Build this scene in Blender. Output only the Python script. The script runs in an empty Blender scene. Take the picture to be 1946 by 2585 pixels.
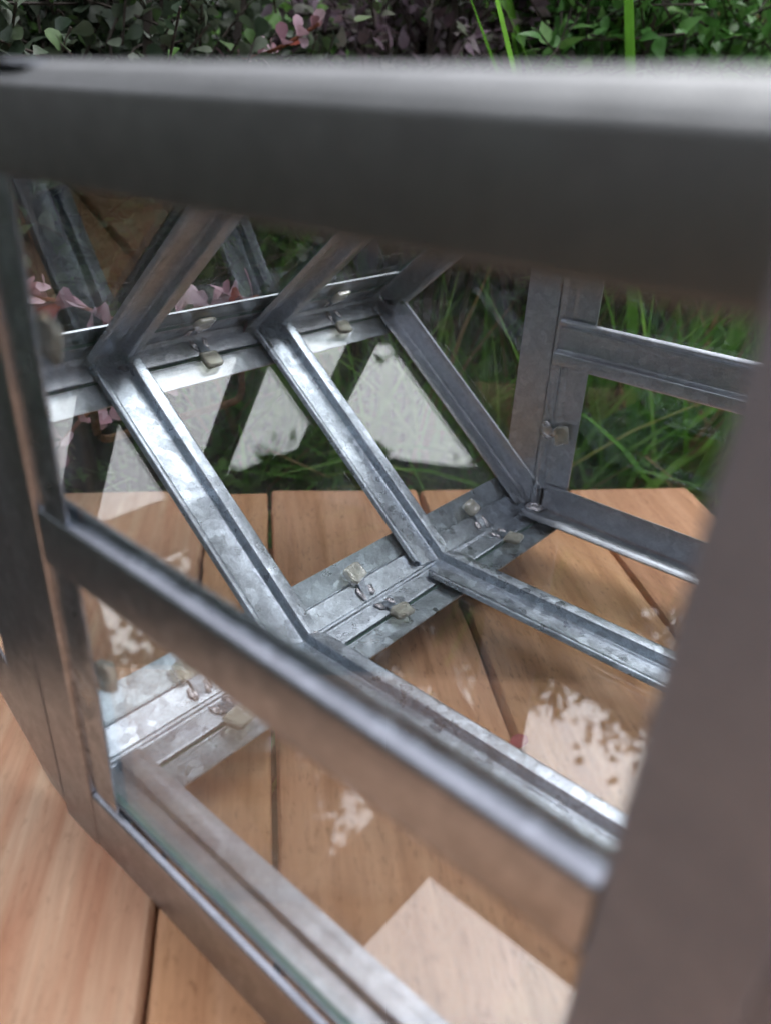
import bpy, math, random
import numpy as np
from mathutils import Vector, Matrix

random.seed(7); rng = np.random.default_rng(11)
U = 0.12                      # metres per bay of the terrarium
scene = bpy.context.scene
COL = scene.collection

# ------------------------------------------------------------------ camera
CAMP = Vector((3.8688, 2.0148, 2.1883))
RIGHT = Vector((-0.65427, 0.75485, 0.04620))
DOWN = Vector((0.33198, 0.34156, -0.87928))
FWD = Vector((-0.67950, -0.55995, -0.47406))
cam_d = bpy.data.cameras.new('camera'); cam = bpy.data.objects.new('camera', cam_d); COL.objects.link(cam)
M = Matrix((RIGHT, -DOWN, -FWD)).transposed().to_4x4(); M.translation = CAMP * U
cam.matrix_world = M
cam_d.sensor_fit = 'HORIZONTAL'; cam_d.sensor_width = 36; cam_d.lens = 36 * 1926.8 / 1946
cam_d.clip_start = 0.004; cam_d.clip_end = 200
cam_d.dof.use_dof = True; cam_d.dof.focus_distance = 3.75 * U; cam_d.dof.aperture_fstop = 7.0
scene.camera = cam

# ------------------------------------------------------------------ world, sun, exposure
SUN_EL, SUN_AZ = math.radians(56), math.atan2(-.945, .33)
w = bpy.data.worlds.new('World'); scene.world = w; w.use_nodes = True
nt = w.node_tree; nt.nodes.clear()
out = nt.nodes.new('ShaderNodeOutputWorld'); bg = nt.nodes.new('ShaderNodeBackground')
sky = nt.nodes.new('ShaderNodeTexSky'); sky.sky_type = 'NISHITA'; sky.sun_disc = False
sky.sun_elevation = SUN_EL; sky.sun_rotation = SUN_AZ; sky.air_density = 1.5; sky.dust_density = 4
hs = nt.nodes.new('ShaderNodeHueSaturation'); hs.inputs['Saturation'].default_value = 0.12
tc = nt.nodes.new('ShaderNodeTexCoord'); nz = nt.nodes.new('ShaderNodeTexNoise')
nz.inputs['Scale'].default_value = 2.2; nz.inputs['Detail'].default_value = 5
rp = nt.nodes.new('ShaderNodeMapRange'); rp.inputs['From Min'].default_value = .3; rp.inputs['From Max'].default_value = .7
rp.inputs['To Min'].default_value = .85; rp.inputs['To Max'].default_value = 1.15
mx = nt.nodes.new('ShaderNodeMix'); mx.data_type = 'RGBA'; mx.blend_type = 'MULTIPLY'; mx.inputs['Factor'].default_value = 1
L = nt.links.new
L(tc.outputs['Generated'], nz.inputs['Vector']); L(nz.outputs['Fac'], rp.inputs['Value'])
L(sky.outputs['Color'], hs.inputs['Color']); L(hs.outputs['Color'], mx.inputs[6]); L(rp.outputs['Result'], mx.inputs[7])
tn = nt.nodes.new('ShaderNodeMix'); tn.data_type = 'RGBA'; tn.blend_type = 'MULTIPLY'; tn.inputs[0].default_value = 1; tn.inputs[7].default_value = (.985, .965, 1.06, 1)
L(mx.outputs[2], tn.inputs[6])
cap = nt.nodes.new('ShaderNodeVectorMath'); cap.operation = 'MINIMUM'; cap.inputs[1].default_value = (9.4, 9.4, 10.0)   # cloud cover evens out the glow round the sun
L(tn.outputs[2], cap.inputs[0]); L(cap.outputs[0], bg.inputs['Color']); bg.inputs['Strength'].default_value = 0.15; L(bg.outputs[0], out.inputs[0])
sun_d = bpy.data.lights.new('sun', 'SUN'); sun_d.energy = 0.5; sun_d.angle = math.radians(75); sun_d.color = (1, .97, .93)
sun = bpy.data.objects.new('sun', sun_d); COL.objects.link(sun)
sd = Vector((math.sin(SUN_AZ) * math.cos(SUN_EL), math.cos(SUN_AZ) * math.cos(SUN_EL), math.sin(SUN_EL)))
sun.rotation_euler = sd.to_track_quat('Z', 'Y').to_euler()
scene.view_settings.view_transform = 'Standard'; scene.view_settings.look = 'None'
scene.view_settings.exposure = 1.8; scene.view_settings.gamma = 1
cy = scene.cycles
cy.max_bounces = 10; cy.transparent_max_bounces = 24; cy.glossy_bounces = 6; cy.transmission_bounces = 6; cy.diffuse_bounces = 4
cy.caustics_reflective = False; cy.caustics_refractive = False; cy.use_denoising = True; cy.denoising_input_passes = 'RGB_ALBEDO'
cy.sample_clamp_indirect = 6

# ------------------------------------------------------------------ helpers
def tag(o, label=None, cat=None, group=None, kind=None):
    if label: o['label'] = label
    if cat: o['category'] = cat
    if group: o['group'] = group
    if kind: o['kind'] = kind
    return o

def mesh_obj(name, verts, faces, mat, parent=None, smooth=None, scale=U):
    me = bpy.data.meshes.new(name)
    me.from_pydata([tuple(c * scale for c in v) for v in verts], [], faces)
    me.validate(); me.update()
    if mat: me.materials.append(mat)
    if smooth is not None:
        for p in me.polygons: p.use_smooth = True
        me.set_sharp_from_angle(angle=math.radians(smooth))
    o = bpy.data.objects.new(name, me); COL.objects.link(o)
    if parent: o.parent = parent
    return o

class MB:
    def __init__(s): s.v = []; s.f = []
    def add(s, vs, fs):
        b = len(s.v); s.v += [tuple(v) for v in vs]; s.f += [tuple(i + b for i in f) for f in fs]
    def build(s, name, mat, parent=None, smooth=None): return mesh_obj(name, s.v, s.f, mat, parent, smooth)
    def box(s, c, ax, ay, az):
        c, ax, ay, az = map(Vector, (c, ax, ay, az)); vs = []
        for i in (-1, 1):
            for j in (-1, 1):
                for k in (-1, 1): vs.append(c + ax * i + ay * j + az * k)
        s.add(vs, [(0, 1, 3, 2), (4, 6, 7, 5), (0, 4, 5, 1), (2, 3, 7, 6), (0, 2, 6, 4), (1, 5, 7, 3)])

def rounded(poly, r):
    out = [poly[0]]
    for a, b, c in zip(poly, poly[1:], poly[2:]):
        a, b, c = (np.array(q, float) for q in (a, b, c))
        u = a - b; v = c - b; lu, lv = np.linalg.norm(u), np.linalg.norm(v)
        rr = min(r, lu * .45, lv * .45); p, q = b + u / lu * rr, b + v / lv * rr
        for t in (0, .33, .67, 1): out.append(tuple((1 - t) ** 2 * p + 2 * t * (1 - t) * b + t * t * q))
    out.append(poly[-1]); return out

def offset(poly, t):
    P = np.array(poly, float); res = []
    for i in range(len(P)):
        ns = []
        if i > 0: d = P[i] - P[i - 1]; ns.append(np.array([-d[1], d[0]]) / (np.linalg.norm(d) + 1e-9))
        if i < len(P) - 1: d = P[i + 1] - P[i]; ns.append(np.array([-d[1], d[0]]) / (np.linalg.norm(d) + 1e-9))
        n = sum(ns) / len(ns); n = n / max(.35, np.dot(n, n)) ; res.append(tuple(P[i] - n * t))
    return res

TH = 0.009
def strip(mb, A, B, u, n, prof, t=TH, r=.008, a0=None, a1=None, segs=1):
    """folded sheet: profile in (u, n) swept from A to B; a0/a1 trim the two ends as a function of u"""
    A, B, u, n = Vector(A), Vector(B), Vector(u).normalized(), Vector(n).normalized()
    d = (B - A); Lg = d.length; d = d / Lg
    top = rounded(prof, r) if len(prof) > 2 else list(prof)
    bot = offset(top, t) if top[-1][0] >= top[0][0] else offset(top, -t)
    loop = list(top) + list(reversed(bot)); m = len(loop); vs = []; fs = []
    for s in range(segs + 1):
        for (pu, pn) in loop:
            l0 = a0(pu) if a0 else 0.0; l1 = Lg - (a1(pu) if a1 else 0.0)
            vs.append(A + d * (l0 + (l1 - l0) * s / segs) + u * pu + n * pn)
    for s in range(segs):
        for i in range(m):
            j = (i + 1) % m; fs.append((s * m + i, s * m + j, (s + 1) * m + j, (s + 1) * m + i))
    k = len(top)
    for s, flip in ((0, False), (segs, True)):
        for i in range(k - 1):
            q = (s * m + i, s * m + i + 1, s * m + m - 2 - i, s * m + m - 1 - i)
            fs.append(tuple(reversed(q)) if not flip else q)
    mb.add(vs, fs)

def nodes(name):
    m = bpy.data.materials.new(name); m.use_nodes = True; t = m.node_tree
    b = t.nodes['Principled BSDF']; return m, t, b
def N(t, kind, **kw):
    n = t.nodes.new('ShaderNode' + kind)
    for k, v in kw.items():
        if k in n.inputs: n.inputs[k].default_value = v
        else: setattr(n, k, v)
    return n
def ramp(t, stops, interp='LINEAR'):
    n = t.nodes.new('ShaderNodeValToRGB'); e = n.color_ramp.elements; n.color_ramp.interpolation = interp
    while len(e) < len(stops): e.new(.5)
    for x, (p, c) in zip(e, stops):
        x.position = p; x.color = (*c, 1) if len(c) == 3 else c
    return n
def mapping(t, scale=(1, 1, 1), rot=(0, 0, 0), coord='Object'):
    tc = t.nodes.new('ShaderNodeTexCoord'); mp = t.nodes.new('ShaderNodeMapping')
    mp.inputs['Scale'].default_value = scale; mp.inputs['Rotation'].default_value = rot
    t.links.new(tc.outputs[coord], mp.inputs['Vector']); return mp
def mixc(t, a, b, f, mode='MIX'):
    n = t.nodes.new('ShaderNodeMix'); n.data_type = 'RGBA'; n.blend_type = mode
    for i, v in ((6, a), (7, b), (0, f)):
        if hasattr(v, 'links'): t.links.new(v, n.inputs[i])
        else: n.inputs[i].default_value = v if i == 0 else (*v, 1)
    return n.outputs[2]

# ------------------------------------------------------------------ materials
def galvanised(name, base=.52, rough=.30, stain=.3, tint=(.88, .985, 1.10), spangle=1., wave=.3):
    m, t, b = nodes(name); lk = t.links.new
    mp = mapping(t)
    wob = N(t, 'TexNoise', Scale=260., Detail=4.); lk(mp.outputs[0], wob.inputs['Vector'])
    add = N(t, 'VectorMath', operation='MULTIPLY_ADD'); lk(wob.outputs['Color'], add.inputs[0])
    add.inputs[1].default_value = (.0045,) * 3; lk(mp.outputs[0], add.inputs[2])
    vo = N(t, 'TexVoronoi', Scale=185.); lk(add.outputs[0], vo.inputs['Vector'])
    vo2 = N(t, 'TexVoronoi', Scale=620.); lk(add.outputs[0], vo2.inputs['Vector'])
    sep = N(t, 'SeparateColor'); lk(vo.outputs['Color'], sep.inputs[0])
    sep2 = N(t, 'SeparateColor'); lk(vo2.outputs['Color'], sep2.inputs[0])
    # feathered crystals: fine stripes whose direction is each crystal's own
    dt = N(t, 'VectorMath', operation='DOT_PRODUCT'); cv = N(t, 'VectorMath', operation='SUBTRACT'); lk(vo.outputs['Color'], cv.inputs[0]); cv.inputs[1].default_value = (.5, .5, .5)
    lk(add.outputs[0], dt.inputs[0]); lk(cv.outputs[0], dt.inputs[1])
    ph = N(t, 'Math', operation='MULTIPLY'); lk(dt.outputs['Value'], ph.inputs[0]); ph.inputs[1].default_value = 9000.
    sn = N(t, 'Math', operation='SINE'); lk(ph.outputs[0], sn.inputs[0])
    r1 = ramp(t, [(0, (base * (1 - .20 * spangle),) * 3), (.4, (base * (1 - .05 * spangle),) * 3), (.8, (base * (1 + .04 * spangle),) * 3), (1, (base * (1 + .28 * spangle),) * 3)]); lk(sep.outputs[0], r1.inputs[0])
    r2 = ramp(t, [(0, (.88,) * 3), (1, (1.1,) * 3)]); lk(sep2.outputs[1], r2.inputs[0])
    c = mixc(t, r1.outputs[0], r2.outputs[0], spangle, 'MULTIPLY')
    rs = ramp(t, [(0, (.93,) * 3), (1, (1.05,) * 3)]); sm = N(t, 'Math', operation='MULTIPLY_ADD'); lk(sn.outputs[0], sm.inputs[0]); sm.inputs[1].default_value = .5; sm.inputs[2].default_value = .5
    lk(sm.outputs[0], rs.inputs[0]); c = mixc(t, c, rs.outputs[0], spangle, 'MULTIPLY')
    big = N(t, 'TexNoise', Scale=45., Detail=8., Roughness=.68); lk(mp.outputs[0], big.inputs['Vector'])
    rb = ramp(t, [(.42, (0, 0, 0)), (.66, (1, 1, 1))]); lk(big.outputs['Fac'], rb.inputs[0])
    stf = N(t, 'Math', operation='MULTIPLY'); lk(rb.outputs[0], stf.inputs[0]); stf.inputs[1].default_value = stain
    c = mixc(t, c, (base * .6,) * 3, stf.outputs[0])
    c = mixc(t, c, tint, 1., 'MULTIPLY')
    lk(c, b.inputs['Base Color']); b.inputs['Metallic'].default_value = 1
    rr = N(t, 'MapRange'); lk(sep.outputs[1], rr.inputs['Value']); rr.inputs['To Min'].default_value = rough * .85; rr.inputs['To Max'].default_value = rough * 1.3
    ra = N(t, 'Math', operation='MULTIPLY_ADD'); lk(stf.outputs[0], ra.inputs[0]); ra.inputs[1].default_value = .14; lk(rr.outputs[0], ra.inputs[2])
    if spangle >= 1: lk(ra.outputs[0], b.inputs['Roughness'])
    else:
        rc = N(t, 'Math', operation='MULTIPLY_ADD'); lk(stf.outputs[0], rc.inputs[0]); rc.inputs[1].default_value = .16; rc.inputs[2].default_value = rough; lk(rc.outputs[0], b.inputs['Roughness'])
    # every crystal faces its own way; fine grain and slow waviness of the sheet
    geo = N(t, 'NewGeometry'); ml = N(t, 'VectorMath', operation='MULTIPLY_ADD'); lk(cv.outputs[0], ml.inputs[0]); ml.inputs[1].default_value = (.05 * spangle,) * 3; lk(geo.outputs['Normal'], ml.inputs[2])
    nn = N(t, 'VectorMath', operation='NORMALIZE'); lk(ml.outputs[0], nn.inputs[0])
    fine = N(t, 'TexNoise', Scale=1500., Detail=3.); lk(mp.outputs[0], fine.inputs['Vector'])
    slow = N(t, 'TexNoise', Scale=30., Detail=2.); lk(mp.outputs[0], slow.inputs['Vector'])
    bp2 = N(t, 'Bump', Strength=.2, Distance=.0006); lk(fine.outputs['Fac'], bp2.inputs['Height']); lk(nn.outputs[0], bp2.inputs['Normal'])
    bp3 = N(t, 'Bump', Strength=wave, Distance=.004); lk(slow.outputs['Fac'], bp3.inputs['Height']); lk(bp2.outputs[0], bp3.inputs['Normal'])
    lk(bp3.outputs[0], b.inputs['Normal'])
    return m
M_ZINC = galvanised('galvanised_steel')
M_DULL = galvanised('dark_reflection_zinc', base=.25, rough=.52, stain=.5, tint=(.97, 1.015, .99), spangle=.25, wave=.1)  # same steel; a dark reflection on the top head is put into its colour
M_POST = galvanised('matt_dimmed_zinc', base=.44, rough=.8, stain=.22, tint=(.96, .965, 1.02), spangle=.05, wave=.02)  # same steel, matt; the right post's dim grey reflection is put into its colour
M_MID = galvanised('dimmed_zinc', base=.50, rough=.38, stain=.22, tint=(.93, .98, 1.06), spangle=.5, wave=.2)  # same steel toned down in colour and gloss, for parts mirroring less sky
def solder():
    m, t, b = nodes('solder'); mp = mapping(t)
    nz = N(t, 'TexNoise', Scale=420., Detail=4.); t.links.new(mp.outputs[0], nz.inputs['Vector'])
    bp = N(t, 'Bump', Strength=.7, Distance=.0016); t.links.new(nz.outputs['Fac'], bp.inputs['Height']); t.links.new(bp.outputs[0], b.inputs['Normal'])
    b.inputs['Base Color'].default_value = (.52, .51, .53, 1); b.inputs['Metallic'].default_value = 1; b.inputs['Roughness'].default_value = .24
    return m
M_SOLDER = solder()

def pane_mat():
    m = bpy.data.materials.new('window_glass'); m.use_nodes = True; t = m.node_tree; t.nodes.clear(); lk = t.links.new
    out = t.nodes.new('ShaderNodeOutputMaterial')
    tr = N(t, 'BsdfTransparent'); gl = N(t, 'BsdfGlossy', Roughness=0.0); gl.inputs['Color'].default_value = (1, 1, 1, 1)
    tr.inputs['Color'].default_value = (.975, .985, .981, 1)
    geo = N(t, 'NewGeometry'); dot = N(t, 'VectorMath', operation='DOT_PRODUCT')
    lk(geo.outputs['Incoming'], dot.inputs[0]); lk(geo.outputs['True Normal'], dot.inputs[1])
    ab = N(t, 'Math', operation='ABSOLUTE'); lk(dot.outputs['Value'], ab.inputs[0])
    om = N(t, 'Math', operation='SUBTRACT'); om.inputs[0].default_value = 1; lk(ab.outputs[0], om.inputs[1])
    pw = N(t, 'Math', operation='POWER'); lk(om.outputs[0], pw.inputs[0]); pw.inputs[1].default_value = 5
    fr = N(t, 'Math', operation='MULTIPLY_ADD'); lk(pw.outputs[0], fr.inputs[0]); fr.inputs[1].default_value = .955; fr.inputs[2].default_value = .045
    mx = t.nodes.new('ShaderNodeMixShader'); lk(fr.outputs[0], mx.inputs[0]); lk(tr.outputs[0], mx.inputs[1]); lk(gl.outputs[0], mx.inputs[2])
    # dust specks and smears lying on the glass
    mp = mapping(t)
    vo = N(t, 'TexVoronoi', Scale=330.); lk(mp.outputs[0], vo.inputs['Vector'])
    sp = ramp(t, [(.02, (1, 1, 1)), (.055, (0, 0, 0))]); lk(vo.outputs['Distance'], sp.inputs[0])
    cl = N(t, 'TexNoise', Scale=24., Detail=4.); lk(mp.outputs[0], cl.inputs['Vector'])
    cr = ramp(t, [(.46, (0, 0, 0)), (.7, (1, 1, 1))]); lk(cl.outputs['Fac'], cr.inputs[0])
    mu = N(t, 'Math', operation='MULTIPLY'); lk(sp.outputs[0], mu.inputs[0]); lk(cr.outputs[0], mu.inputs[1])
    ma = N(t, 'Math', operation='MULTIPLY_ADD'); lk(cr.outputs[0], ma.inputs[0]); ma.inputs[1].default_value = .022
    mu2 = N(t, 'Math', operation='MULTIPLY'); lk(mu.outputs[0], mu2.inputs[0]); mu2.inputs[1].default_value = .55; lk(mu2.outputs[0], ma.inputs[2])
    df = N(t, 'BsdfDiffuse'); df.inputs['Color'].default_value = (.55, .55, .5, 1)
    mx2 = t.nodes.new('ShaderNodeMixShader'); lk(ma.outputs[0], mx2.inputs[0]); lk(mx.outputs[0], mx2.inputs[1]); lk(df.outputs[0], mx2.inputs[2])
    lk(mx2.outputs[0], out.inputs[0]); return m
M_GLASS = pane_mat()
def edge_mat():
    m, t, b = nodes('glass_edge'); b.inputs['Base Color'].default_value = (.14, .25, .23, 1)
    b.inputs['Roughness'].default_value = .5; b.inputs['Specular IOR Level'].default_value = .2; return m
M_EDGE = edge_mat()
def clip_mat():
    m, t, b = nodes('clear_resin'); mp = mapping(t)
    b.inputs['Base Color'].default_value = (.96, .94, .80, 1); b.inputs['Roughness'].default_value = .2
    b.inputs['Transmission Weight'].default_value = .72; b.inputs['IOR'].default_value = 1.3
    nz = N(t, 'TexNoise', Scale=300., Detail=2.); t.links.new(mp.outputs[0], nz.inputs['Vector'])
    bp = N(t, 'Bump', Strength=.2, Distance=.002); t.links.new(nz.outputs['Fac'], bp.inputs['Height']); t.links.new(bp.outputs[0], b.inputs['Normal'])
    return m
M_CLIP = clip_mat()

def wood(name, c0, c1, c2, fuzz=1.0):
    m, t, b = nodes(name); lk = t.links.new
    oi = N(t, 'ObjectInfo'); mp0 = mapping(t)
    sh = N(t, 'VectorMath', operation='MULTIPLY_ADD'); cmb = N(t, 'CombineXYZ'); 
    for i in range(3): lk(oi.outputs['Random'], cmb.inputs[i])
    lk(cmb.outputs[0], sh.inputs[0]); sh.inputs[1].default_value = (3, 7, 5); lk(mp0.outputs[0], sh.inputs[2])
    def sc(s):
        q = N(t, 'VectorMath', operation='MULTIPLY'); lk(sh.outputs[0], q.inputs[0]); q.inputs[1].default_value = s; return q.outputs[0]
    g1 = N(t, 'TexNoise', Scale=1., Detail=5., Roughness=.6, Distortion=.35); lk(sc((80, 4.5, 50)), g1.inputs['Vector'])
    g2 = N(t, 'TexNoise', Scale=1., Detail=4., Roughness=.7); lk(sc((300, 18, 200)), g2.inputs['Vector'])
    g3 = N(t, 'TexNoise', Scale=1., Detail=3.); lk(sc((9, 5, 9)), g3.inputs['Vector'])
    r = ramp(t, [(.34, c0), (.5, c1), (.66, c2)]); lk(g1.outputs['Fac'], r.inputs[0])
    r2 = ramp(t, [(.3, (.78, .74, .70)), (.7, (1.12, 1.1, 1.08))]); lk(g2.outputs['Fac'], r2.inputs[0])
    c = mixc(t, r.outputs[0], r2.outputs[0], .45, 'MULTIPLY')
    r3 = ramp(t, [(.35, (.84, .78, .74)), (.65, (1.1, 1.08, 1.06))]); lk(g3.outputs['Fac'], r3.inputs[0])
    c = mixc(t, c, r3.outputs[0], .9, 'MULTIPLY')
    # tiny knots, resin spots
    vo = N(t, 'TexVoronoi', Scale=1., Randomness=1.); lk(sc((24, 17, 20)), vo.inputs['Vector'])
    kn = ramp(t, [(.022, (1, 1, 1)), (.045, (0, 0, 0))]); lk(vo.outputs['Distance'], kn.inputs[0])
    c = mixc(t, c, (c0[0] * .25, c0[1] * .22, c0[2] * .2), kn.outputs[0])
    # torn fibres of the rough sawn face
    fb = N(t, 'TexNoise', Scale=1., Detail=3., Roughness=.6, Distortion=.5); lk(sc((430, 130, 300)), fb.inputs['Vector'])
    fr = ramp(t, [(.30, (.45, .38, .33)), (.43, (1, 1, 1))]); lk(fb.outputs['Fac'], fr.inputs[0])
    c = mixc(t, c, fr.outputs[0], .52 * fuzz, 'MULTIPLY')
    lk(c, b.inputs['Base Color']); b.inputs['Roughness'].default_value = .78; b.inputs['Specular IOR Level'].default_value = .25
    bp = N(t, 'Bump', Strength=.8 * fuzz, Distance=.0018); lk(fb.outputs['Fac'], bp.inputs['Height'])
    bp2 = N(t, 'Bump', Strength=.3, Distance=.0012); lk(g2.outputs['Fac'], bp2.inputs['Height']); lk(bp.outputs[0], bp2.inputs['Normal'])
    lk(bp2.outputs[0], b.inputs['Normal']); return m
M_W1 = wood('cedar_board', (.51, .275, .155), (.63, .36, .215), (.70, .425, .265))
M_W2 = wood('pale_cedar_board', (.52, .28, .17), (.60, .38, .245), (.66, .48, .33), .5)
M_W3 = wood('red_cedar_board', (.45, .235, .12), (.56, .32, .17), (.63, .38, .22))

def leaf_mat(name, stops, rough=.45, trans=.25):
    m, t, b = nodes(name); lk = t.links.new
    geo = N(t, 'NewGeometry'); r = ramp(t, stops); lk(geo.outputs['Random Per Island'], r.inputs[0])
    mp = mapping(t); nz = N(t, 'TexNoise', Scale=60., Detail=3.); lk(mp.outputs[0], nz.inputs['Vector'])
    rn = ramp(t, [(.3, (.75, .75, .75)), (.7, (1.2, 1.2, 1.2))]); lk(nz.outputs['Fac'], rn.inputs[0])
    c = mixc(t, r.outputs[0], rn.outputs[0], .8, 'MULTIPLY')
    lk(c, b.inputs['Base Color']); b.inputs['Roughness'].default_value = rough
    tl = N(t, 'BsdfTranslucent'); lk(c, tl.inputs['Color']); mx = t.nodes.new('ShaderNodeMixShader'); mx.inputs[0].default_value = trans
    o = t.nodes['Material Output']; lk(b.outputs[0], mx.inputs[1]); lk(tl.outputs[0], mx.inputs[2]); lk(mx.outputs[0], o.inputs[0])
    return m
M_BARB = leaf_mat('barberry_leaf', [(0, (.03, .055, .03)), (.5, (.07, .10, .06)), (.85, (.13, .16, .11)), (1, (.08, .19, .03))])
M_PINK = leaf_mat('pink_barberry_leaf', [(0, (.36, .20, .24)), (.5, (.48, .32, .37)), (.88, (.55, .42, .47)), (1, (.50, .12, .08))])
M_PURP = leaf_mat('purple_leaf', [(0, (.13, .09, .11)), (.5, (.26, .19, .23)), (1, (.14, .20, .09))])
M_GREEN = leaf_mat('bright_green_leaf', [(0, (.05, .15, .03)), (.5, (.10, .27, .06)), (1, (.20, .38, .11))])
M_DARK = leaf_mat('dark_leaf', [(0, (.012, .03, .010)), (.6, (.03, .07, .02)), (1, (.06, .12, .03))])
M_BLADE = leaf_mat('strap_leaf', [(0, (.10, .28, .03)), (.6, (.19, .46, .06)), (.95, (.27, .50, .09)), (1, (.50, .26, .13))], .38, .5)
M_SHADE = leaf_mat('shrub_leaf', [(0, (.06, .15, .04)), (.6, (.14, .31, .075)), (1, (.27, .46, .12))])
M_FLOW = leaf_mat('lilac_flower', [(0, (.30, .22, .32)), (1, (.42, .33, .42))])
def plain(name, col, rough=.8, metallic=0., bump=None):
    m, t, b = nodes(name); mp = mapping(t)
    nz = N(t, 'TexNoise', Scale=bump or 30., Detail=6.); t.links.new(mp.outputs[0], nz.inputs['Vector'])
    r = ramp(t, [(.3, tuple(c * .6 for c in col)), (.7, tuple(c * 1.35 for c in col))]); t.links.new(nz.outputs['Fac'], r.inputs[0])
    t.links.new(r.outputs[0], b.inputs['Base Color']); b.inputs['Roughness'].default_value = rough; b.inputs['Metallic'].default_value = metallic
    bp = N(t, 'Bump', Strength=.5, Distance=.004); t.links.new(nz.outputs['Fac'], bp.inputs['Height']); t.links.new(bp.outputs[0], b.inputs['Normal'])
    return m
M_SOIL = plain('soil', (.022, .017, .012)); M_RUST = plain('rusty_iron', (.16, .085, .045), .55, .6, 400.)
M_STEM = plain('reddish_stem', (.22, .08, .04), .6); M_BARK = plain('bark', (.05, .04, .03))
M_FENCE = plain('fence_board', (.30, .12, .065), .8, 0, 14.)

# ------------------------------------------------------------------ frames of reference for the garden (bay units)
RH = Vector((RIGHT.x, RIGHT.y, 0)).normalized(); FH = Vector((-RH.y, RH.x, 0))
if FH.dot(FWD) < 0: FH = -FH
def G(f, r, z):                 # f bays in front of the camera, r bays to the right, height z
    p = Vector((CAMP.x, CAMP.y, 0)) + FH * f + RH * r; return Vector((p.x, p.y, z))
TZ = -0.28                      # table top
GZ = -4.6                       # ground

# ------------------------------------------------------------------ ground
g = MB(); nG = 60
for i in range(nG + 1):
    for j in range(nG + 1):
        a, c = (i / nG * 2 - 1), (j / nG * 2 - 1)
        x, y = math.copysign(abs(a) ** 2.2, a) * 500, math.copysign(abs(c) ** 2.2, c) * 500
        g.v.append((x, y, GZ + .12 * math.sin(x * .9) * math.cos(y * 1.3)))
for i in range(nG):
    for j in range(nG):
        k = i * (nG + 1) + j; g.f.append((k, k + nG + 1, k + nG + 2, k + 1))
tag(g.build('ground', M_SOIL, smooth=60), kind='structure')

# ------------------------------------------------------------------ garden table of boards
PD = Vector((.657, .754, 0)).normalized(); PN = Vector((PD.y, -PD.x, 0))   # along boards, across boards
table = bpy.data.objects.new('garden_table', None); COL.objects.link(table)
table.location = (PD * 3 + PN * .86) * U; table.location.z = GZ * U
tag(table, 'wooden garden table of rough orange boards under the metal case', 'table')
tb_inv = Matrix.Translation(-table.location)
def plank(n0, n1, m0, m1, mat, seed, skew=0.0, gap=.012):
    """board built in its own local axes (x across, y along)"""
    r = random.Random(seed); n0 += gap; n1 -= gap; T = .2
    ny = 60; xs = [0, .012, .04, .5, .96, .988, 1]; hz = [-.03, -.008, 0, 0, 0, -.008, -.03]
    W_ = n1 - n0; vs = []; fs = []
    wob = [(.003 * math.sin(k * .9 + seed) + r.uniform(-.003, .003), .003 * math.sin(k * .7 + 2 * seed) + r.uniform(-.003, .003)) for k in range(ny + 1)]
    for k in range(ny + 1):
        yy = (k / ny) ** 1.6 * (m1 - m0)
        for q, (a, h) in enumerate(zip(xs, hz)):
            x = a * W_ + (wob[k][0] if a < .5 else -wob[k][1] if a > .5 else 0)
            y0 = yy + (skew * a if k == 0 else 0) + (r.uniform(-.006, .006) if k == 0 else 0)
            vs.append((x, y0, h - (.012 if k == 0 else 0)))
        vs.append((W_ + .0, yy, -T)); vs.append((0, yy, -T))
    c = len(xs) + 2
    for k in range(ny):
        for q in range(c):
            q2 = (q + 1) % c; fs.append((k * c + q, k * c + q2, (k + 1) * c + q2, (k + 1) * c + q))
    fs.append(tuple(reversed(range(c)))); fs.append(tuple(range(ny * c, ny * c + c)))
    o = mesh_obj('board', vs, fs, mat, table, smooth=35)
    base = PN * n0 + PD * m0; rot = Matrix((PN, PD, Vector((0, 0, 1)))).transposed().to_4x4()
    # PN x PD points down, so mirror-safe: use explicit matrix
    o.matrix_parent_inverse = Matrix.Identity(4)
    o.matrix_basis = tb_inv @ Matrix.Translation(Vector((base.x, base.y, TZ)) * U) @ rot
    return o
MEND = 7.5
plank(-1.514, -.55, -.73, MEND, M_W1, 1, -.02)
plank(-.55, .553, -.78, MEND, M_W3, 2, -.02)
plank(.553, 1.622, -.80, MEND, M_W1, 3, -.04)
plank(1.622, 2.03, -.79, MEND, M_W3, 4)
plank(2.03, 3.24, -.86, MEND, M_W2, 5)
mb = MB()
for m in (-.2, 3.4, 7.0):
    c = PD * m + PN * .86; mb2 = MB(); mb2.box((c.x, c.y, TZ - .36), PN * 2.2, PD * .18, (0, 0, .15))
    o = mb2.build('cross_beam', M_W3, table); o.location = -table.location
for m in (0., 6.8):
    for n in (-1.2, 2.9):
        c = PD * m + PN * n; mb2 = MB(); mb2.box((c.x, c.y, (TZ - .51 + GZ) / 2), PN * .2, PD * .2, (0, 0, (TZ - .51 - GZ) / 2))
        o = mb2.build('leg', M_W3, table); o.location = -table.location

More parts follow.
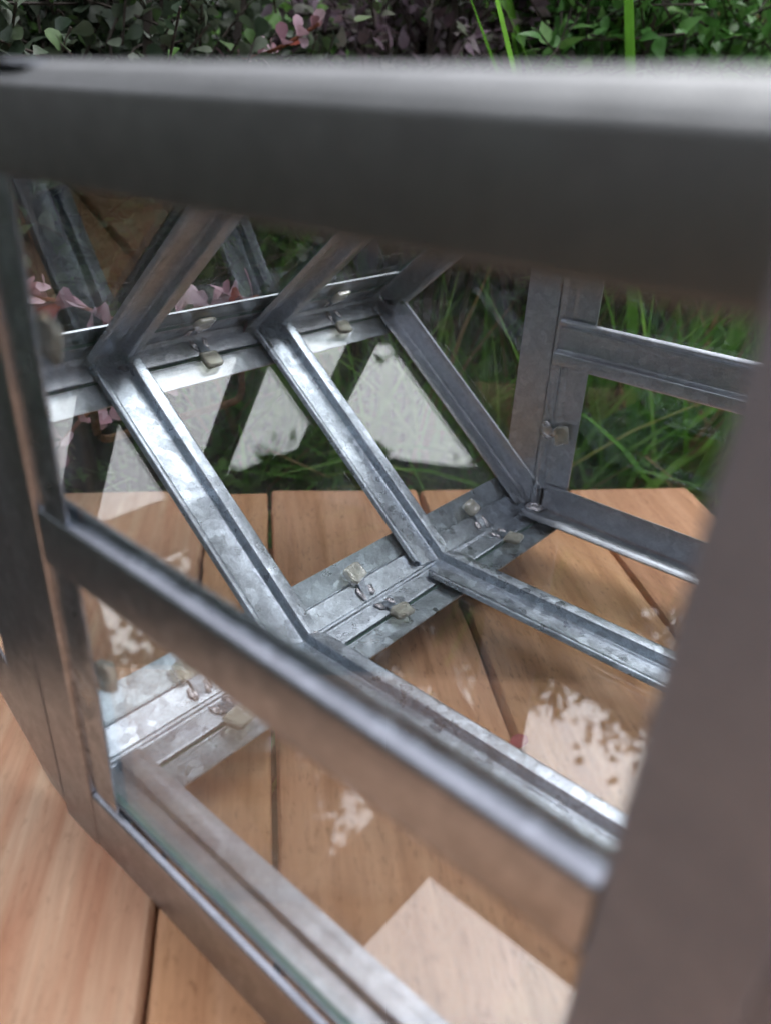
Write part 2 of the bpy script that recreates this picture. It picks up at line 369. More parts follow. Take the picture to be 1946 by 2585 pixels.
# ------------------------------------------------------------------ the glazed metal case
case = bpy.data.objects.new('glass_case', None); COL.objects.link(case)
tag(case, 'six sided glass case framed in galvanised steel, standing on the wooden boards', 'glass case')
W, D, H1, H, XE = 2.03, 1.32, 1.05, 2.2, 3.03
w_ = .13
V = lambda *a: Vector(a)
sec = [V(0, 0, 0), V(0, -D, H1), V(0, 0, H), V(0, W, H), V(0, W + D, H1), V(0, W, 0)]   # J K T T' K' J'
def at(i, x): p = sec[i % 6]; return V(x, p.y, p.z)
cen = V(0, W / 2, H / 2)
def panel(i):                                    # between vertex i and i+1: in-plane direction and inward normal
    a, b = sec[i % 6], sec[(i + 1) % 6]; d = (b - a).normalized(); n = V(1, 0, 0).cross(d)
    if n.dot(cen - (a + b) / 2) < 0: n = -n
    return d, n, (b - a).length

SIDE = [(0.0, .014), (.010, .014), (.016, 0.0), (.125, 0.0), (.130, -.022), (.262, -.022)]
RIB = [(-.130, .018), (-.118, .042), (-.092, .036), (-.084, .010), (.046, .010), (.054, .062), (.118, .062), (.130, .044)]
rail_names = ['bottom_rail', 'middle_rail', 'top_rail', 'top_rail', 'middle_rail', 'bottom_rail']
rails = []
for i in range(6):
    mb = MB(); A, B = at(i, 0.004), at(i, XE - .004)
    d, n, _ = panel(i); strip(mb, A, B, d, n, SIDE, segs=6)
    d2, n2, _ = panel(i - 1); strip(mb, A, B, -d2, n2, SIDE, segs=6)
    rails.append(mb.build(rail_names[i], M_MID if i in (1, 2) else M_ZINC, case, smooth=40))
# ribs across every panel
def trim(e):
    def f(u):
        return e + (.055 * (abs(u) - .05) / .08 if abs(u) > .05 else 0)
    return f
rib_names = {0: 'wall_rib', 1: 'roof_rib', 2: 'top_bar', 3: 'roof_rib', 4: 'wall_rib', 5: 'floor_bar'}
for i in range(6):
    d, n, Lg = panel(i)
    for k in (1, 2):
        mb = MB(); strip(mb, at(i, k), at(i + 1, k), V(-1, 0, 0), n, RIB, a0=trim(.012), a1=trim(.012))
        mb.build(rib_names[i], M_ZINC if i in (0, 5, 4) else M_MID, case, smooth=40)
# end frames
def corner(mb, i, x, sgn):                       # member along hexagon side i at an end; sgn = direction into the case
    d, n, _ = panel(i); A, B = at(i, x), at(i + 1, x)
    strip(mb, A, B, V(sgn, 0, 0), n, [(0, .012), (.012, .006), (.085, .004), (.092, .022), (.135, .022)], a0=lambda u: u * .35 + .01, a1=lambda u: u * .35 + .01)
    return n
def endframe(x, sgn, mats):
    mats0 = mats
    for i in (0, 1, 3, 4):                       # sloping corners: inner wing on the end face
        mb = MB(); n = corner(mb, i, x, sgn)
        A, B = at(i, x), at(i + 1, x)
        wing = [(0, .004), (.10, .004), (.106, .020), (.150, .020), (.156, .010)]
        strip(mb, A, B, n, V(sgn, 0, 0), wing, a0=lambda u: .3 * u + .02, a1=lambda u: 1.0 * u + .02)
        mb.build('corner_rib', mats, case, smooth=40)
    for y0, s in ((0, 1), (W, -1)):              # upright posts
        mb = MB(); A, B = V(x, y0, .0), V(x, y0, H)
        strip(mb, A, B, V(0, s, 0), V(sgn, 0, 0), [(0.004, .02), (.02, .02), (.03, .004), (.085, .004), (.10, -.004), (.225, -.004)], a0=lambda u: .015, a1=lambda u: .015)
        strip(mb, A, B, V(0, -s, 0), V(sgn, 0, 0), [(0.004, .016), (.21, .012)], a0=lambda u: .03 + u * 1.2, a1=lambda u: .03 + u * 1.2)
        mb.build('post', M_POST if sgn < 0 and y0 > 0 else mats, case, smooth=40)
    mb = MB()                                     # horizontal glazing bar
    strip(mb, V(x, .03, 1.05), V(x, W - .03, 1.05), V(0, 0, -1), V(sgn, 0, 0), RIB)
    mb.build('glazing_bar', mats, case, smooth=40)
    mb = MB()                                     # bottom
    A, B = V(x, .02, 0), V(x, W - .02, 0)
    if sgn > 0: strip(mb, A, B, V(0, 0, 1), V(sgn, 0, 0), [(.0, .004), (.14, .004), (.15, .014), (.178, .012)])
    strip(mb, A, B, V(sgn, 0, 0), V(0, 0, 1), [(.01, .004), (.10, .004), (.112, .034), (.155, .034), (.172, .030), (.2, .030)] , a0=lambda u: .0 + u * .1)
    mb.build('end_sill', M_MID, case, smooth=40)
    mb = MB(); A, B = V(x, .02, H), V(x, W - .02, H)
    if sgn > 0: strip(mb, A, B, V(0, 0, -1), V(sgn, 0, 0), [(.0, .004), (.14, .004), (.15, .014), (.178, .012)])
    strip(mb, A, B, V(sgn, 0, 0), V(0, 0, -1), [(.01, .004), (.14, .004), (.152, .034), (.2, .03)])
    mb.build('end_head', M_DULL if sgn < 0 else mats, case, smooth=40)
endframe(0.0, 1, M_MID); endframe(XE, -1, M_ZINC)
# outer sheets of the near end: what the camera looks past
XO = XE + .016
def sheet(name, pts, mat, t=.012, parent=case, ax=V(1, 0, 0)):
    pts = [Vector(p) for p in pts]; n = len(pts); vs = [p + ax * (t / 2) for p in pts] + [p - ax * (t / 2) for p in pts]
    fs = [tuple(range(n)), tuple(reversed(range(n, 2 * n)))] + [(i, n + i, n + (i + 1) % n, (i + 1) % n) for i in range(n)]
    return mesh_obj(name, vs, fs, mat, parent)
for x, sg in ((XO, 1), (-.012, -1)):
    # top head: outer face, rolled ledge rising inwards
    mb = MB(); strip(mb, V(x, -.17, 0), V(x, W + .02, 0), V(0, 0, 1), V(sg, 0, 0), [(2.006, -.03), (2.012, .004), (2.190, .004), (2.236, -.14)], r=.012, t=.010)
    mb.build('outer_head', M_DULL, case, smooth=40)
    mb = MB(); strip(mb, V(x, .068, 0), V(x, W - .23, 0), V(0, 0, 1), V(sg, 0, 0), [(.945, -.035), (.950, .004), (1.128, .004), (1.142, -.018), (1.146, -.07)], r=.012, t=.010)
    mb.build('outer_glazing_bar', M_MID, case, smooth=40)
    if sg > 0:
        mb = MB(); strip(mb, V(x, .064 if sg > 0 else 0, 0), V(x, W + .01, 0), V(0, 0, 1), V(sg, 0, 0), [(-.28, .004), (-.022, .004), (-.016, -.02)], r=.012, t=.010)
        mb.build('base_skirt', M_MID, case, smooth=40)
    for (y0, y1) in ((-.168, .062), (W - .225, W + .008)):
        mb = MB(); strip(mb, V(x + sg * .006, 0, -.278 if sg > 0 else -.03), V(x + sg * .006, 0, 2.19), V(0, 1, 0), V(sg, 0, 0), [(y0, -.02), (y0 + .006, .004), (y1 - .006, .004), (y1, -.03)], r=.01, t=.010)
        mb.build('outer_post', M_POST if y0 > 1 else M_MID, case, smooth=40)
    # wings beyond the posts: post wing, sloping rib sheets running out to the middle rail corner
    for m in (0, 1) if sg > 0 else ():
        Y = (lambda y: y) if m == 0 else (lambda y: W - y)
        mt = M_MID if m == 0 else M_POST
        P = lambda q, e=0.: [(x + e, Y(a_), b_) for a_, b_ in q]
        sheet('post_wing', P([(-.172, -.20), (-.172, 2.17), (-.40, 1.93), (-.425, .30), (-.30, .02)], .003), mt, t=.010)
        sheet('outer_corner_rib', P([(-.02, -.278), (-.16, -.272), (-.30, -.235), (-.44, -.10), (-1.60, .84), (-1.46, 1.07), (-.475, .27), (-.20, .04), (-.02, .04)], -.009), mt, t=.010)
        sheet('outer_corner_rib', P([(-1.60, .90), (-1.46, 1.14), (-.40, 1.95), (-.17, 2.19), (-.17, 1.90), (-1.26, 1.04)], -.021), mt, t=.010)
for (fx, fy) in ((.05, -.004), (.05, W + .004), (XE - .08, W + .01), (XE - .08, -.01)):      # folded feet lifting the floor off the boards
    mb = MB(); strip(mb, V(fx, fy, -.279), V(fx, fy, -.02), V(1, 0, 0), V(0, 1 if fy < 1 else -1, 0), [(-.06, .05), (-.055, .0), (.06, .0)], t=.008)
    mb.build('foot', M_MID, case)

# glass
def slab(name, pts, n, t=.017):
    pts = [Vector(p) for p in pts]; n = Vector(n).normalized(); k = len(pts)
    vs = [p for p in pts] + [p - n * t for p in pts]
    fs = [tuple(range(k)), tuple(reversed(range(k, 2 * k)))] + [(i, k + i, k + (i + 1) % k, (i + 1) % k) for i in range(k)]
    o = mesh_obj(name, vs, fs, M_GLASS, case); o.data.materials.append(M_EDGE)
    for p in o.data.polygons[2:]: p.material_index = 1
    return o
gl_names = {0: 'wall_pane', 1: 'roof_pane', 2: 'top_pane', 3: 'roof_pane', 4: 'wall_pane', 5: 'floor_pane'}
for i in range(6):
    d, n, Lg = panel(i)
    for k in range(3):
        x0, x1 = k + .07, (k + 1 if k < 2 else XE) - .07; e = .137
        a0, a1, b1, b0 = at(i, x0) + d * e, at(i, x1) + d * e, at(i, x1) + d * (Lg - e), at(i, x0) + d * (Lg - e)
        if i == 2 and False: continue
        slab(gl_names[i], [a0, a1, b1, b0], n)
for x, s in ((-.006, 1), (XE - .03, -1)):
    slab('end_pane', [(x, .1, .03), (x, W - .1, .03), (x, W - .1, 1.0), (x, .1, 1.0)], (s, 0, 0), .02)
    slab('end_pane', [(x, .1, 1.10), (x, W - .1, 1.10), (x, W - .1, H - .03), (x, .1, H - .03)], (s, 0, 0), .02)
    slab('triangle_pane', [(x, -.09, .17), (x, -.09, H - .17), (x, -D + .12, H1 + .0)], (s, 0, 0), .02)
    slab('triangle_pane', [(x, W + .09, .17), (x, W + .09, H - .17), (x, W + D - .12, H1 + .0)], (s, 0, 0), .02)

# clear clips holding the panes, with their soldered tabs
def clip(P, u, v, n, seed, size=(.056, .044, .028), tab=None):
    r = random.Random(seed); mb = MB(); P = Vector(P); u, v, n = Vector(u), Vector(v), Vector(n)
    base = [(-1, -.8), (-.7, -1), (.75, -1), (1, -.6), (1, .7), (.7, 1), (-.6, 1), (-1, .75)]
    lay = [(0, 1.0), (.7, 1.03), (1.0, .86)]; vs = []; k = len(base)
    rot = r.uniform(-.35, .35); base = [(a * math.cos(rot) - b * math.sin(rot) + r.uniform(-.12, .12), a * math.sin(rot) + b * math.cos(rot) + r.uniform(-.12, .12)) for a, b in base]
    for h, s in lay:
        for a, b in base: vs.append(P + u * (a * s * size[0]) + v * (b * s * size[1]) + n * (.004 + h * size[2] * (1 + .15 * a)))
    fs = [tuple(reversed(range(k)))]
    for l in range(2):
        for i in range(k): j = (i + 1) % k; fs.append((l * k + i, l * k + j, (l + 1) * k + j, (l + 1) * k + i))
    # hollow in the top face
    b = len(vs)
    for a, c in base: vs.append(P + u * (a * .5 * size[0]) + v * (c * .45 * size[1]) + n * (.004 + size[2] * .98))
    for a, c in base: vs.append(P + u * (a * .42 * size[0]) + v * (c * .36 * size[1]) + n * (.004 + size[2] * .8))
    for i in range(k): j = (i + 1) % k; fs.append((2 * k + i, 2 * k + j, b + j, b + i)); fs.append((b + i, b + j, b + k + j, b + k + i))
    fs.append(tuple(range(b + k, b + 2 * k))); mb.add(vs, fs)
    c = mb.build('glazing_clip', M_CLIP, case)
    if tab is not None:                          # tab: direction from clip towards the seam
        tv = Vector(tab); tu = tv.cross(n).normalized(); t_ = MB()
        strip(t_, P + tv * .035 + n * .012, P + tv * .125 + n * -.0, tu, n, [(-.024, .006), (.024, .006)], t=.006)
        t_.build('tab', M_ZINC, c)
        for s in (-1, 1):
            blob(P + tv * (.10 + .01 * r.random()) + tu * (s * .036) + n * .004, (.017, .036, .011), tu, tv, n, seed * 3 + s, c)
    return c
def blob(P, sz, u, v, n, seed, parent, name='solder_blob'):
    r = random.Random(seed); nu, nv = 12, 6; vs = []; fs = []; P = Vector(P)
    ph = r.uniform(0, 6)
    for j in range(nv + 1):
        th = j / nv * math.pi / 2
        for i in range(nu):
            a = i / nu * 2 * math.pi; rr = 1 + .22 * math.sin(2 * a + ph) + .12 * math.sin(5 * a + ph)
            vs.append(P + u * (math.cos(a) * math.cos(th) * rr * sz[0]) + v * (math.sin(a) * math.cos(th) * rr * sz[1]) + n * (math.sin(th) * sz[2] * (1 + .2 * math.sin(3 * a))))
    for j in range(nv):
        for i in range(nu):
            k = (i + 1) % nu; fs.append((j * nu + i, j * nu + k, (j + 1) * nu + k, (j + 1) * nu + i))
    return mesh_obj(name, vs, fs, M_SOLDER, parent, smooth=60)
sd_ = 0
for i in range(6):
    d, n, _ = panel(i); d2, n2, _ = panel(i - 1)
    for k in range(3):
        if i in (2, 3) : continue
        sd_ += 1; x = k + .5 + (.015 if i % 2 else -.01)
        clip(at(i, x) + d * .165, V(1, 0, 0), d, n, sd_, tab=-d)
        sd_ += 1
        clip(at(i, x - .03) - d2 * .165, V(1, 0, 0), -d2, n2, sd_, tab=d2)
for x, s in ((0.016, 1), (XE - .05, -1)):
    clip((x, .145, .52), (0, 0, 1), (0, 1, 0), (s, 0, 0), 91, tab=(0, -1, 0)); clip((x, W - .145, .52), (0, 0, 1), (0, 1, 0), (s, 0, 0), 92, tab=(0, 1, 0))
clip((XE - .05, .135, 1.62), (0, 0, 1), (0, 1, 0), (-1, 0, 0), 93, tab=(0, -1, 0)); clip((XE - .05, W - .135, 1.62), (0, 0, 1), (0, 1, 0), (-1, 0, 0), 94, tab=(0, 1, 0))
blob((.05, .05, .01), (.06, .05, .03), V(1, 0, 0), V(0, 1, 0), V(0, 0, 1), 5, case)
for k in (1, 2): blob((k - .12, -.02, .004), (.04, .02, .01), V(1, 0, 0), V(0, 1, 0), V(0, 0, 1), 8 + k, case)

# carrying handle hanging outside the back middle rail
def tube(pts, r, seg=10):
    pts = [Vector(p) for p in pts]; vs = []; fs = []
    for i, p in enumerate(pts):
        d = (pts[min(i + 1, len(pts) - 1)] - pts[max(i - 1, 0)]).normalized()
        a = d.cross(V(0, 0, 1) if abs(d.z) < .9 else V(1, 0, 0)).normalized(); b = d.cross(a); rr = r[i] if isinstance(r, (list, tuple)) else r
        for k in range(seg): t = k / seg * 2 * math.pi; vs.append(p + a * math.cos(t) * rr + b * math.sin(t) * rr)
    for i in range(len(pts) - 1):
        for k in range(seg): j = (k + 1) % seg; fs.append((i * seg + k, i * seg + j, (i + 1) * seg + j, (i + 1) * seg + k))
    fs += [tuple(reversed(range(seg))), tuple(range(len(vs) - seg, len(vs)))]
    return vs, fs
def raypt(px, py, axis, val):                     # photo pixel (1665 wide copy) to a plane
    d = RIGHT * ((px * 1.1688 - 973) / 1926.8) + DOWN * ((py * 1.1688 - 1292.5) / 1926.8) + FWD
    return CAMP + d * ((val - CAMP[axis]) / d[axis])
hb = raypt(524, 862, 1, -1.40); ht = V(hb.x, -1.40, H1 + .03); hx2 = 2.06; rr = .07
pts = [ht, V(hb.x, -1.40, hb.z + rr)] + [V(hb.x + rr * (1 - math.cos(a)), -1.40, hb.z + rr * (1 - math.sin(a))) for a in (.4, .8, 1.2, 1.57)]
pts += [V(hx2 - rr, -1.40, hb.z)] + [V(hx2 - rr + rr * math.sin(a), -1.40, hb.z + rr * (1 - math.cos(a))) for a in (.4, .8, 1.2, 1.57)] + [V(hx2, -1.40, H1 + .03)]
v_, f_ = tube(pts, .021); mesh_obj('handle', v_, f_, M_RUST, case, smooth=60)

# ------------------------------------------------------------------ plants
def leaf(vs, fs, base, d, up, ln, wd, kind='oval', bend=.25, fold=.25):
    d = d.normalized(); s = d.cross(up)
    s = s.normalized() if s.length > 1e-4 else V(1, 0, 0); up = s.cross(d).normalized()
    prof = {'oval': ((0, .04), (.2, .34), (.5, .55), (.8, .46), (1, .06)), 'pear': ((0, .04), (.3, .2), (.65, .5), (.88, .44), (1, .1)),
            'tip': ((0, .05), (.18, .42), (.4, .5), (.72, .26), (1, .01))}[kind]
    b = len(vs)
    for (t, h) in prof:
        c = base + d * (ln * t) - up * (bend * ln * t * t)
        vs.append(c - s * (h * wd) + up * (fold * h * wd)); vs.append(c); vs.append(c + s * (h * wd) + up * (fold * h * wd))
    for i in range(4):
        a = b + i * 3; fs.append((a, a + 1, a + 4, a + 3)); fs.append((a + 1, a + 2, a + 5, a + 4))

def rdir(r, up=0.0):
    while True:
        q = V(r.uniform(-1, 1), r.uniform(-1, 1), r.uniform(-1, 1))
        if .05 < q.length < 1: q.normalize(); q.z += up; return q.normalized()

def bush(name, label, cat, c, rad, n_twigs, leafn, ln, wd, mat, kind='oval', seed=1, up=.4, stem=True, group=None):
    """shrub: trunk and twigs from the ground, leaves along every twig"""
    r = random.Random(seed); lv, lf_ = [], []; sv, sf = [], []
    root = bpy.data.objects.new(name, None); COL.objects.link(root)
    root.location = V(c.x, c.y, GZ) * U; tag(root, label, cat, group)
    off = V(c.x, c.y, GZ)
    for k in range(n_twigs):
        q = rdir(r, .1); rr = r.random() ** .45; e = V(c.x + q.x * rad[0] * rr, c.y + q.y * rad[1] * rr, c.z + q.z * rad[2] * rr)
        q2 = (rdir(r, up) + q * .6).normalized(); tl = r.uniform(.5, 1.0) * ln * 7
        p0 = e - q2 * tl * .5; side = rdir(r)
        tw = [p0 + q2 * tl * t + side * (.12 * tl * t * t) for t in (0, .25, .5, .75, 1)]
        if k % 24 == 0: tw = [V(c.x + q.x * .15, c.y + q.y * .15, GZ), V(c.x + q.x * rad[0] * .3, c.y + q.y * rad[1] * .3, (GZ + e.z) / 2)] + tw
        v_, f_ = tube([p - off for p in tw], [.018 + .03 * (len(tw) - 1 - i) / len(tw) for i in range(len(tw))] if k % 24 == 0 else .008, 4)
        b = len(sv); sv += v_; sf += [tuple(i + b for i in f) for f in f_]
        for m in range(leafn):
            t = (m + .5) / leafn; bp_ = p0 + q2 * tl * t + side * (.12 * tl * t * t); d = (rdir(r, .3) + q2 * .5).normalized()
            s_ = r.uniform(.65, 1.2); leaf(lv, lf_, bp_ - off, d, rdir(r, 1.2), ln * s_, wd * s_, kind, r.uniform(0, .4), r.uniform(.1, .4))
    mesh_obj('foliage', lv, lf_, mat, root, smooth=50)
    mesh_obj('stems', sv, sf, M_BARK, root, smooth=60)
    return root

# --- round-leaved barberry, top left
bush('barberry_bush', 'dark barberry bush with small rounded grey green leaves behind the left side', 'bush', G(6.2, -2.2, 1.9), (1.9, 1.6, 1.9), 1150, 10, .125, .095, M_BARB, 'pear', 3)
bush('barberry_bush', 'deep shaded barberry bush low behind the case, under the pink sprigs', 'bush', G(6.8, -1.6, -1.8), (2.2, 1.6, 1.9), 560, 10, .13, .10, M_SHADE, 'pear', 4)
bush('purple_bush', 'dull purple leaved bush at the top middle', 'bush', G(7.6, .3, 2.6), (1.3, 1.2, 1.6), 420, 9, .14, .085, M_PURP, 'tip', 5)
bush('green_bush', 'bright green bush with pointed leaves at the top right of the middle', 'bush', G(7.9, 2.1, 2.3), (1.8, 1.2, 2.0), 900, 8, .17, .095, M_GREEN, 'tip', 6)
bush('green_bush', 'loose green bush in front of the orange fence, top right corner', 'bush', G(8.8, 4.3, 2.2), (1.4, 1.0, 1.8), 80, 8, .20, .11, M_GREEN, 'tip', 7)

# --- pink barberry sprigs
def sprig(label, pts, n, ln, seed, group='pink barberry sprigs'):
    r = random.Random(seed); pts = [Vector(p) for p in pts]
    root = bpy.data.objects.new('barberry_sprig', None); COL.objects.link(root); root.location = pts[0] * U
    tag(root, label, 'sprig', group); off = pts[0]
    v_, f_ = tube([p - off for p in pts], .012, 6); mesh_obj('stem', v_, f_, M_STEM, root, smooth=60)
    lv, lf_ = [], []
    for k in range(n):
        t = (k + .5) / n * (len(pts) - 1); i = min(int(t), len(pts) - 2); p = pts[i].lerp(pts[i + 1], t - i); d = (pts[i + 1] - pts[i]).normalized()
        for q in range(3):
            dd = (rdir(r, .35) + d * .5).normalized(); s = r.uniform(.7, 1.15)
            leaf(lv, lf_, p - off, dd, rdir(r, .8), ln * s, ln * .62 * s, 'pear', r.uniform(-.1, .3), r.uniform(.1, .3))
    mesh_obj('leaves', lv, lf_, M_PINK, root, smooth=50)
def R3(px, py, f):                               # point at forward distance f along the sight line
    d = RIGHT * ((px * 1.1688 - 973) / 1926.8) + DOWN * ((py * 1.1688 - 1292.5) / 1926.8) + FWD
    return CAMP + d * f
sprig('pink tipped barberry sprig arching above the top of the case', [R3(400, 190, 6.0), R3(480, 130, 5.6), R3(560, 120, 5.2), R3(620, 95, 5.0), R3(690, 50, 4.9)], 9, .125, 21)
sprig('pale pink barberry sprig behind the roof pane left of the second rib', [R3(330, 760, 5.2), R3(345, 700, 4.6), R3(420, 668, 4.4), R3(500, 655, 4.3), R3(560, 640, 4.3)], 9, .19, 22)
sprig('pink and red barberry sprig behind the leftmost roof pane', [R3(300, 780, 5.2), R3(250, 690, 4.4), R3(170, 660, 4.2), R3(80, 640, 4.1), R3(20, 640, 4.0)], 11, .19, 23)
sprig('dark pink barberry sprig behind the leftmost wall pane', [R3(330, 820, 5.4), R3(240, 850, 4.7), R3(180, 900, 4.5), R3(130, 960, 4.5)], 9, .2, 24)

# --- strap-leaved clumps
def clump(label, base, n, ln, wd, seed, spread=.9, mat=None, lean=V(0, 0, 0)):
    r = random.Random(seed); root = bpy.data.objects.new('strap_leaf_plant', None); COL.objects.link(root)
    root.location = base * U; tag(root, label, 'plant', 'strap leaved plants behind the case')
    lv, lf_ = [], []
    for k in range(n):
        a = r.uniform(0, 6.283); out_ = (V(math.cos(a), math.sin(a), 0) + lean).normalized(); l = ln * r.uniform(.6, 1.1); ww = wd * r.uniform(.7, 1.2)
        sp = spread * r.uniform(.3, 1.2); p = V(r.uniform(-.6, .6), r.uniform(-.6, .6), 0); s = out_.cross(V(0, 0, 1)).normalized(); b = len(lv); nseg = 12
        bad = False; tw = r.uniform(-.8, .8); ta = r.uniform(-.9, .9); s = (s * math.cos(ta) + out_ * math.sin(ta)).normalized()
        for i in range(nseg + 1):
            t = i / nseg; ang = 1.45 - sp * 1.9 * t * t - .1
            if i: p = p + (out_ * math.cos(ang) + V(0, 0, 1) * math.sin(ang)) * (l / nseg)
            hw = ww * .5 * min(1, (1 - t) * 3.0) ** .7 * (.6 + .4 * min(1, t * 4)); ss = (s * math.cos(tw * t) + V(0, 0, 1).cross(s) * math.sin(tw * t))
            lv += [p - ss * hw, p + V(0, 0, -.25 * hw), p + ss * hw]
            g_ = p + base; m_, n_ = g_.dot(PD), g_.dot(PN)
            if m_ > -1.0 and -1.7 < n_ < 3.4 and g_.z > TZ - .4: bad = True
        if bad: del lv[b:]; continue
        for i in range(nseg):
            q = b + i * 3; lf_ += [(q, q + 1, q + 4, q + 3), (q + 1, q + 2, q + 5, q + 4)]
    mesh_obj('blades', lv, lf_, mat or M_BLADE, root, smooth=60)
spots = [(6.6, -.3, 'arching strap leaved clump behind the middle wall pane', 46), (6.3, .9, 'arching strap leaved clump behind the rightmost wall pane', 50),
         (7.2, 1.8, 'strap leaved clump behind the upright post at the far end', 55), (7.4, 2.9, 'tall strap leaved clump behind the far end panes', 55),
         (6.9, 3.9, 'strap leaved clump bending down beside the right corner of the table', 46), (7.3, 3.35, 'tallest strap leaved clump reaching into the top right corner', 40),
         (7.6, -1.2, 'strap leaved clump in shade behind the leftmost wall pane', 34)]
for q, (f, r_, lab, n) in enumerate(spots):
    clump(lab, G(f, r_, GZ), int(n * 2.4), 6.2 if q not in (5,) else 9.2, .085, 50 + q, 1.0 if q != 5 else .22)

def meadow(seed):
    r = random.Random(seed); lv, lf_ = [], []
    for k in range(8500):
        f = r.uniform(6.9, 9.6); x = r.uniform(-3.2, 5.6) * f / 8; p = G(f, x, GZ); a = r.uniform(0, 6.28); o_ = V(math.cos(a), math.sin(a), 0); s = V(math.cos(a + r.uniform(.6, 2.4)), math.sin(a + 1.2), 0).normalized()
        l = r.uniform(3.4, 6.2); hw0 = r.uniform(.022, .055); b = len(lv); bad = False; sp = r.uniform(.2, 1.0)
        for i in range(8):
            t = i / 7; ang = 1.5 - sp * 1.7 * t * t
            if i: p = p + (o_ * math.cos(ang) + V(0, 0, 1) * math.sin(ang)) * (l / 7)
            hw = hw0 * min(1, (1 - t) * 2.5 + .02); lv += [p - s * hw, p + s * hw]
            if p.dot(PD) > -1.0 and -1.7 < p.dot(PN) < 3.4: bad = True
        if bad: del lv[b:]; continue
        for i in range(7): q = b + i * 2; lf_.append((q, q + 1, q + 3, q + 2))
    o = mesh_obj('grass', lv, lf_, M_GRASS); tag(o, 'tangled thin grass growing between the strap leaved plants', 'grass', kind='stuff')
M_GRASS = leaf_mat('grass_blade', [(0, (.09, .24, .04)), (.5, (.18, .42, .08)), (.84, (.30, .52, .13)), (.86, (.30, .22, .10)), (1, (.38, .24, .13))], .5, .3)
meadow(77)

# dark mass of foliage closing the view, all round the garden
def foliage_mass(name, label, segs, n, ln, mat, seed, kind='tip'):
    r = random.Random(seed); lv, lf_ = [], []
    for k in range(n):
        (f0, r0, f1, r1, z0, z1, th) = segs[k % len(segs)]
        t = r.random(); p = G(f0 + (f1 - f0) * t, r0 + (r1 - r0) * t, z0 + (z1 - z0) * r.random()) + rdir(r) * th * r.random()
        leaf(lv, lf_, p, rdir(r, -.1), rdir(r, .8), ln * r.uniform(.6, 1.3), ln * .55 * r.uniform(.7, 1.2), kind, .2, .2)
    o = mesh_obj(name, lv, lf_, mat); tag(o, label, 'hedge', kind='stuff'); return o
foliage_mass('hedge', 'dark leafy hedge closing the view behind the plants', [(9.5, -9, 9.0, 3.2, GZ, 3.6, .8), (9.2, 3.2, 10.5, 9, GZ, 1.4, .8), (9.5, -5, 9.5, 4, GZ, 3, .9)], 20000, .34, M_SHADE, 90)
o = mesh_obj('hedge_core', *(lambda m: (m.box(G(11, -3.6, -.6), RH * 7.4, FH * .5, (0, 0, 4.0)) or (m.v, m.f)))(MB()), M_SOIL)
tag(o, 'earth bank behind the hedge', 'bank', kind='structure'); o.name = 'bank'
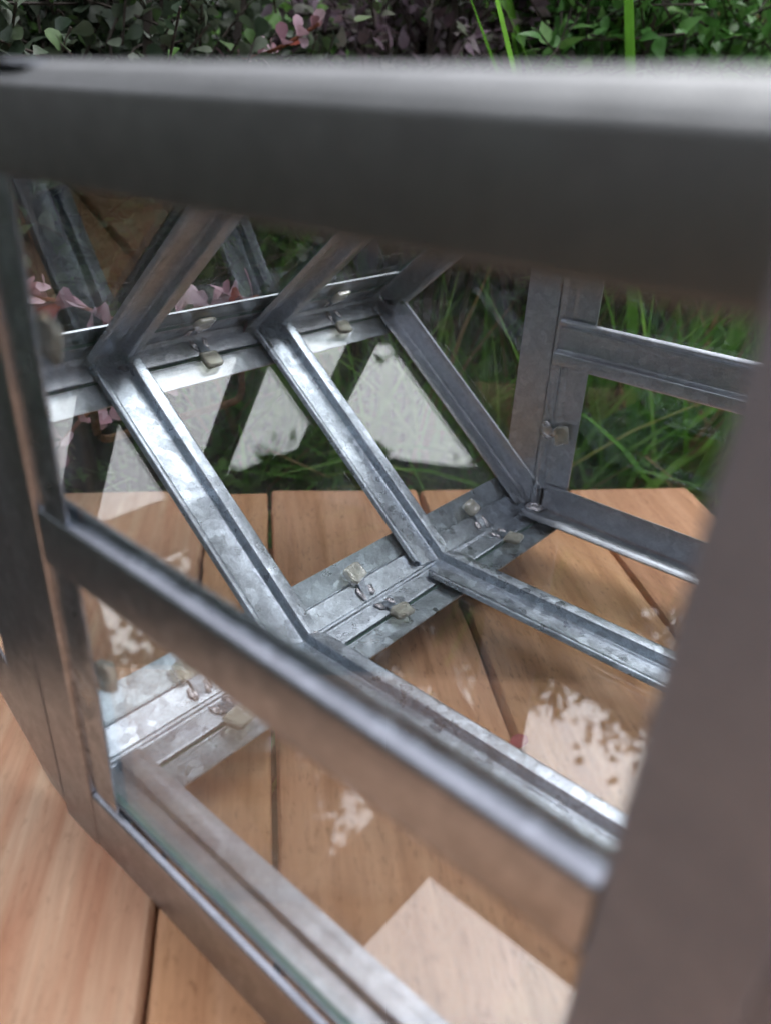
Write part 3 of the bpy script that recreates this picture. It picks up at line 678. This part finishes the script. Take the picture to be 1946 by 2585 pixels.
# surroundings behind and beside the camera: unseen foliage added to darken reflections, and trees the glass mirrors
foliage_mass('sky_block_foliage', 'unseen dark foliage added on the near side to block sky', [(-10, -16, -12, 12, GZ, 11, 2.0), (-12, 11, 2, 17, GZ, 7, 1.5), (-10, -14, 9, -15, GZ, 14, 2.0)], 9000, 1.5, M_DARK, 91)
def tree(label, f, r_, z, rad, n, ln, seed, dens=1.):
    r = random.Random(seed); root = bpy.data.objects.new('garden_tree', None); COL.objects.link(root); b = G(f, r_, GZ)
    root.location = b * U; tag(root, label, 'tree', 'trees overhanging the garden')
    lv, lf_, sv, sf = [], [], [], []
    v_, f_ = tube([V(0, 0, 0), V(.3, .2, (z - GZ) * .4), V(-.2, .3, (z - GZ) * .8), V(0, 0, z - GZ + rad[2] * .5)], [.9, .7, .45, .1], 10); sv += v_; sf += f_
    for k in range(16):
        q = rdir(r, .35); z0 = (z - GZ) * r.uniform(.5, .85); e = V(q.x * rad[0], q.y * rad[1], z - GZ + q.z * rad[2]) * 1
        v_, f_ = tube([V(0, 0, z0), V(e.x * .45, e.y * .45, z0 * .4 + e.z * .6), e * .95], [.3, .18, .04], 6); o_ = len(sv); sv += v_; sf += [tuple(i + o_ for i in x) for x in f_]
    cl = [(rdir(r), r.random() ** .4) for _ in range(int(90 * dens))]
    for k in range(n):
        q, rr = cl[k % len(cl)]; c = V(q.x * rad[0] * rr, q.y * rad[1] * rr, z - GZ + q.z * rad[2] * rr) + rdir(r) * (r.random() * 1.9)
        leaf(lv, lf_, c, rdir(r, -.2), rdir(r, .8), ln * r.uniform(.6, 1.2), ln * .6, 'tip', .2, .2)
    mesh_obj('crown', lv, lf_, M_DARK, root, smooth=50); mesh_obj('trunk', sv, sf, M_BARK, root, smooth=60)
tree('tall tree leaning over the left side behind the bushes', 14, -6.5, 18.4, (7.5, 5, 7.5), 34000, .42, 301, 2.2)
tree('lower tree standing behind the case to the right', 26, 12, 10.0, (15, 7, 7), 26000, .42, 302, 2.4)
tree('tree at the right hand side of the garden', 4.6, 17, 13.8, (7, 7, 7), 34000, .5, 303, 2.2)

# fallen petals on the boards
def petal(label, px, py, sz, seed):
    p = raypt(px, py, 2, TZ + .004); r = random.Random(seed); vs, fs = [], []
    leaf(vs, fs, V(0, 0, 0), V(r.uniform(-1, 1), r.uniform(-1, 1), 0), V(0, 0, 1), sz, sz * .6, 'oval', -.1, .25)
    o = mesh_obj('fallen_petal', vs, fs, M_PETAL, smooth=60); o.location = p * U; tag(o, label, 'petal', 'petals on the boards')
M_PETAL = plain('dried_petal', (.32, .05, .07), .7)
petal('dark red petal lying on the boards inside, by the second floor bar', 1100, 1618, .11, 3)
petal('tiny pink petal lying on the middle board between the floor bars', 1253, 1345, .045, 4)

# orange board fence, top right
fence = bpy.data.objects.new('fence', None); COL.objects.link(fence); fence.location = G(12, 6, GZ) * U
tag(fence, 'orange brown board fence seen in the top right corner', 'fence')
for k in range(10):
    mb = MB(); c = G(12 - .05 * k, 3.9 + k * .95, (GZ + 6) / 2) - G(12, 6, GZ); mb.box((c.x, c.y, (6 - GZ) / 2), RH * .46, FH * .08, (0, 0, (6 - GZ) / 2))
    mb.build('fence_board', M_FENCE, fence)
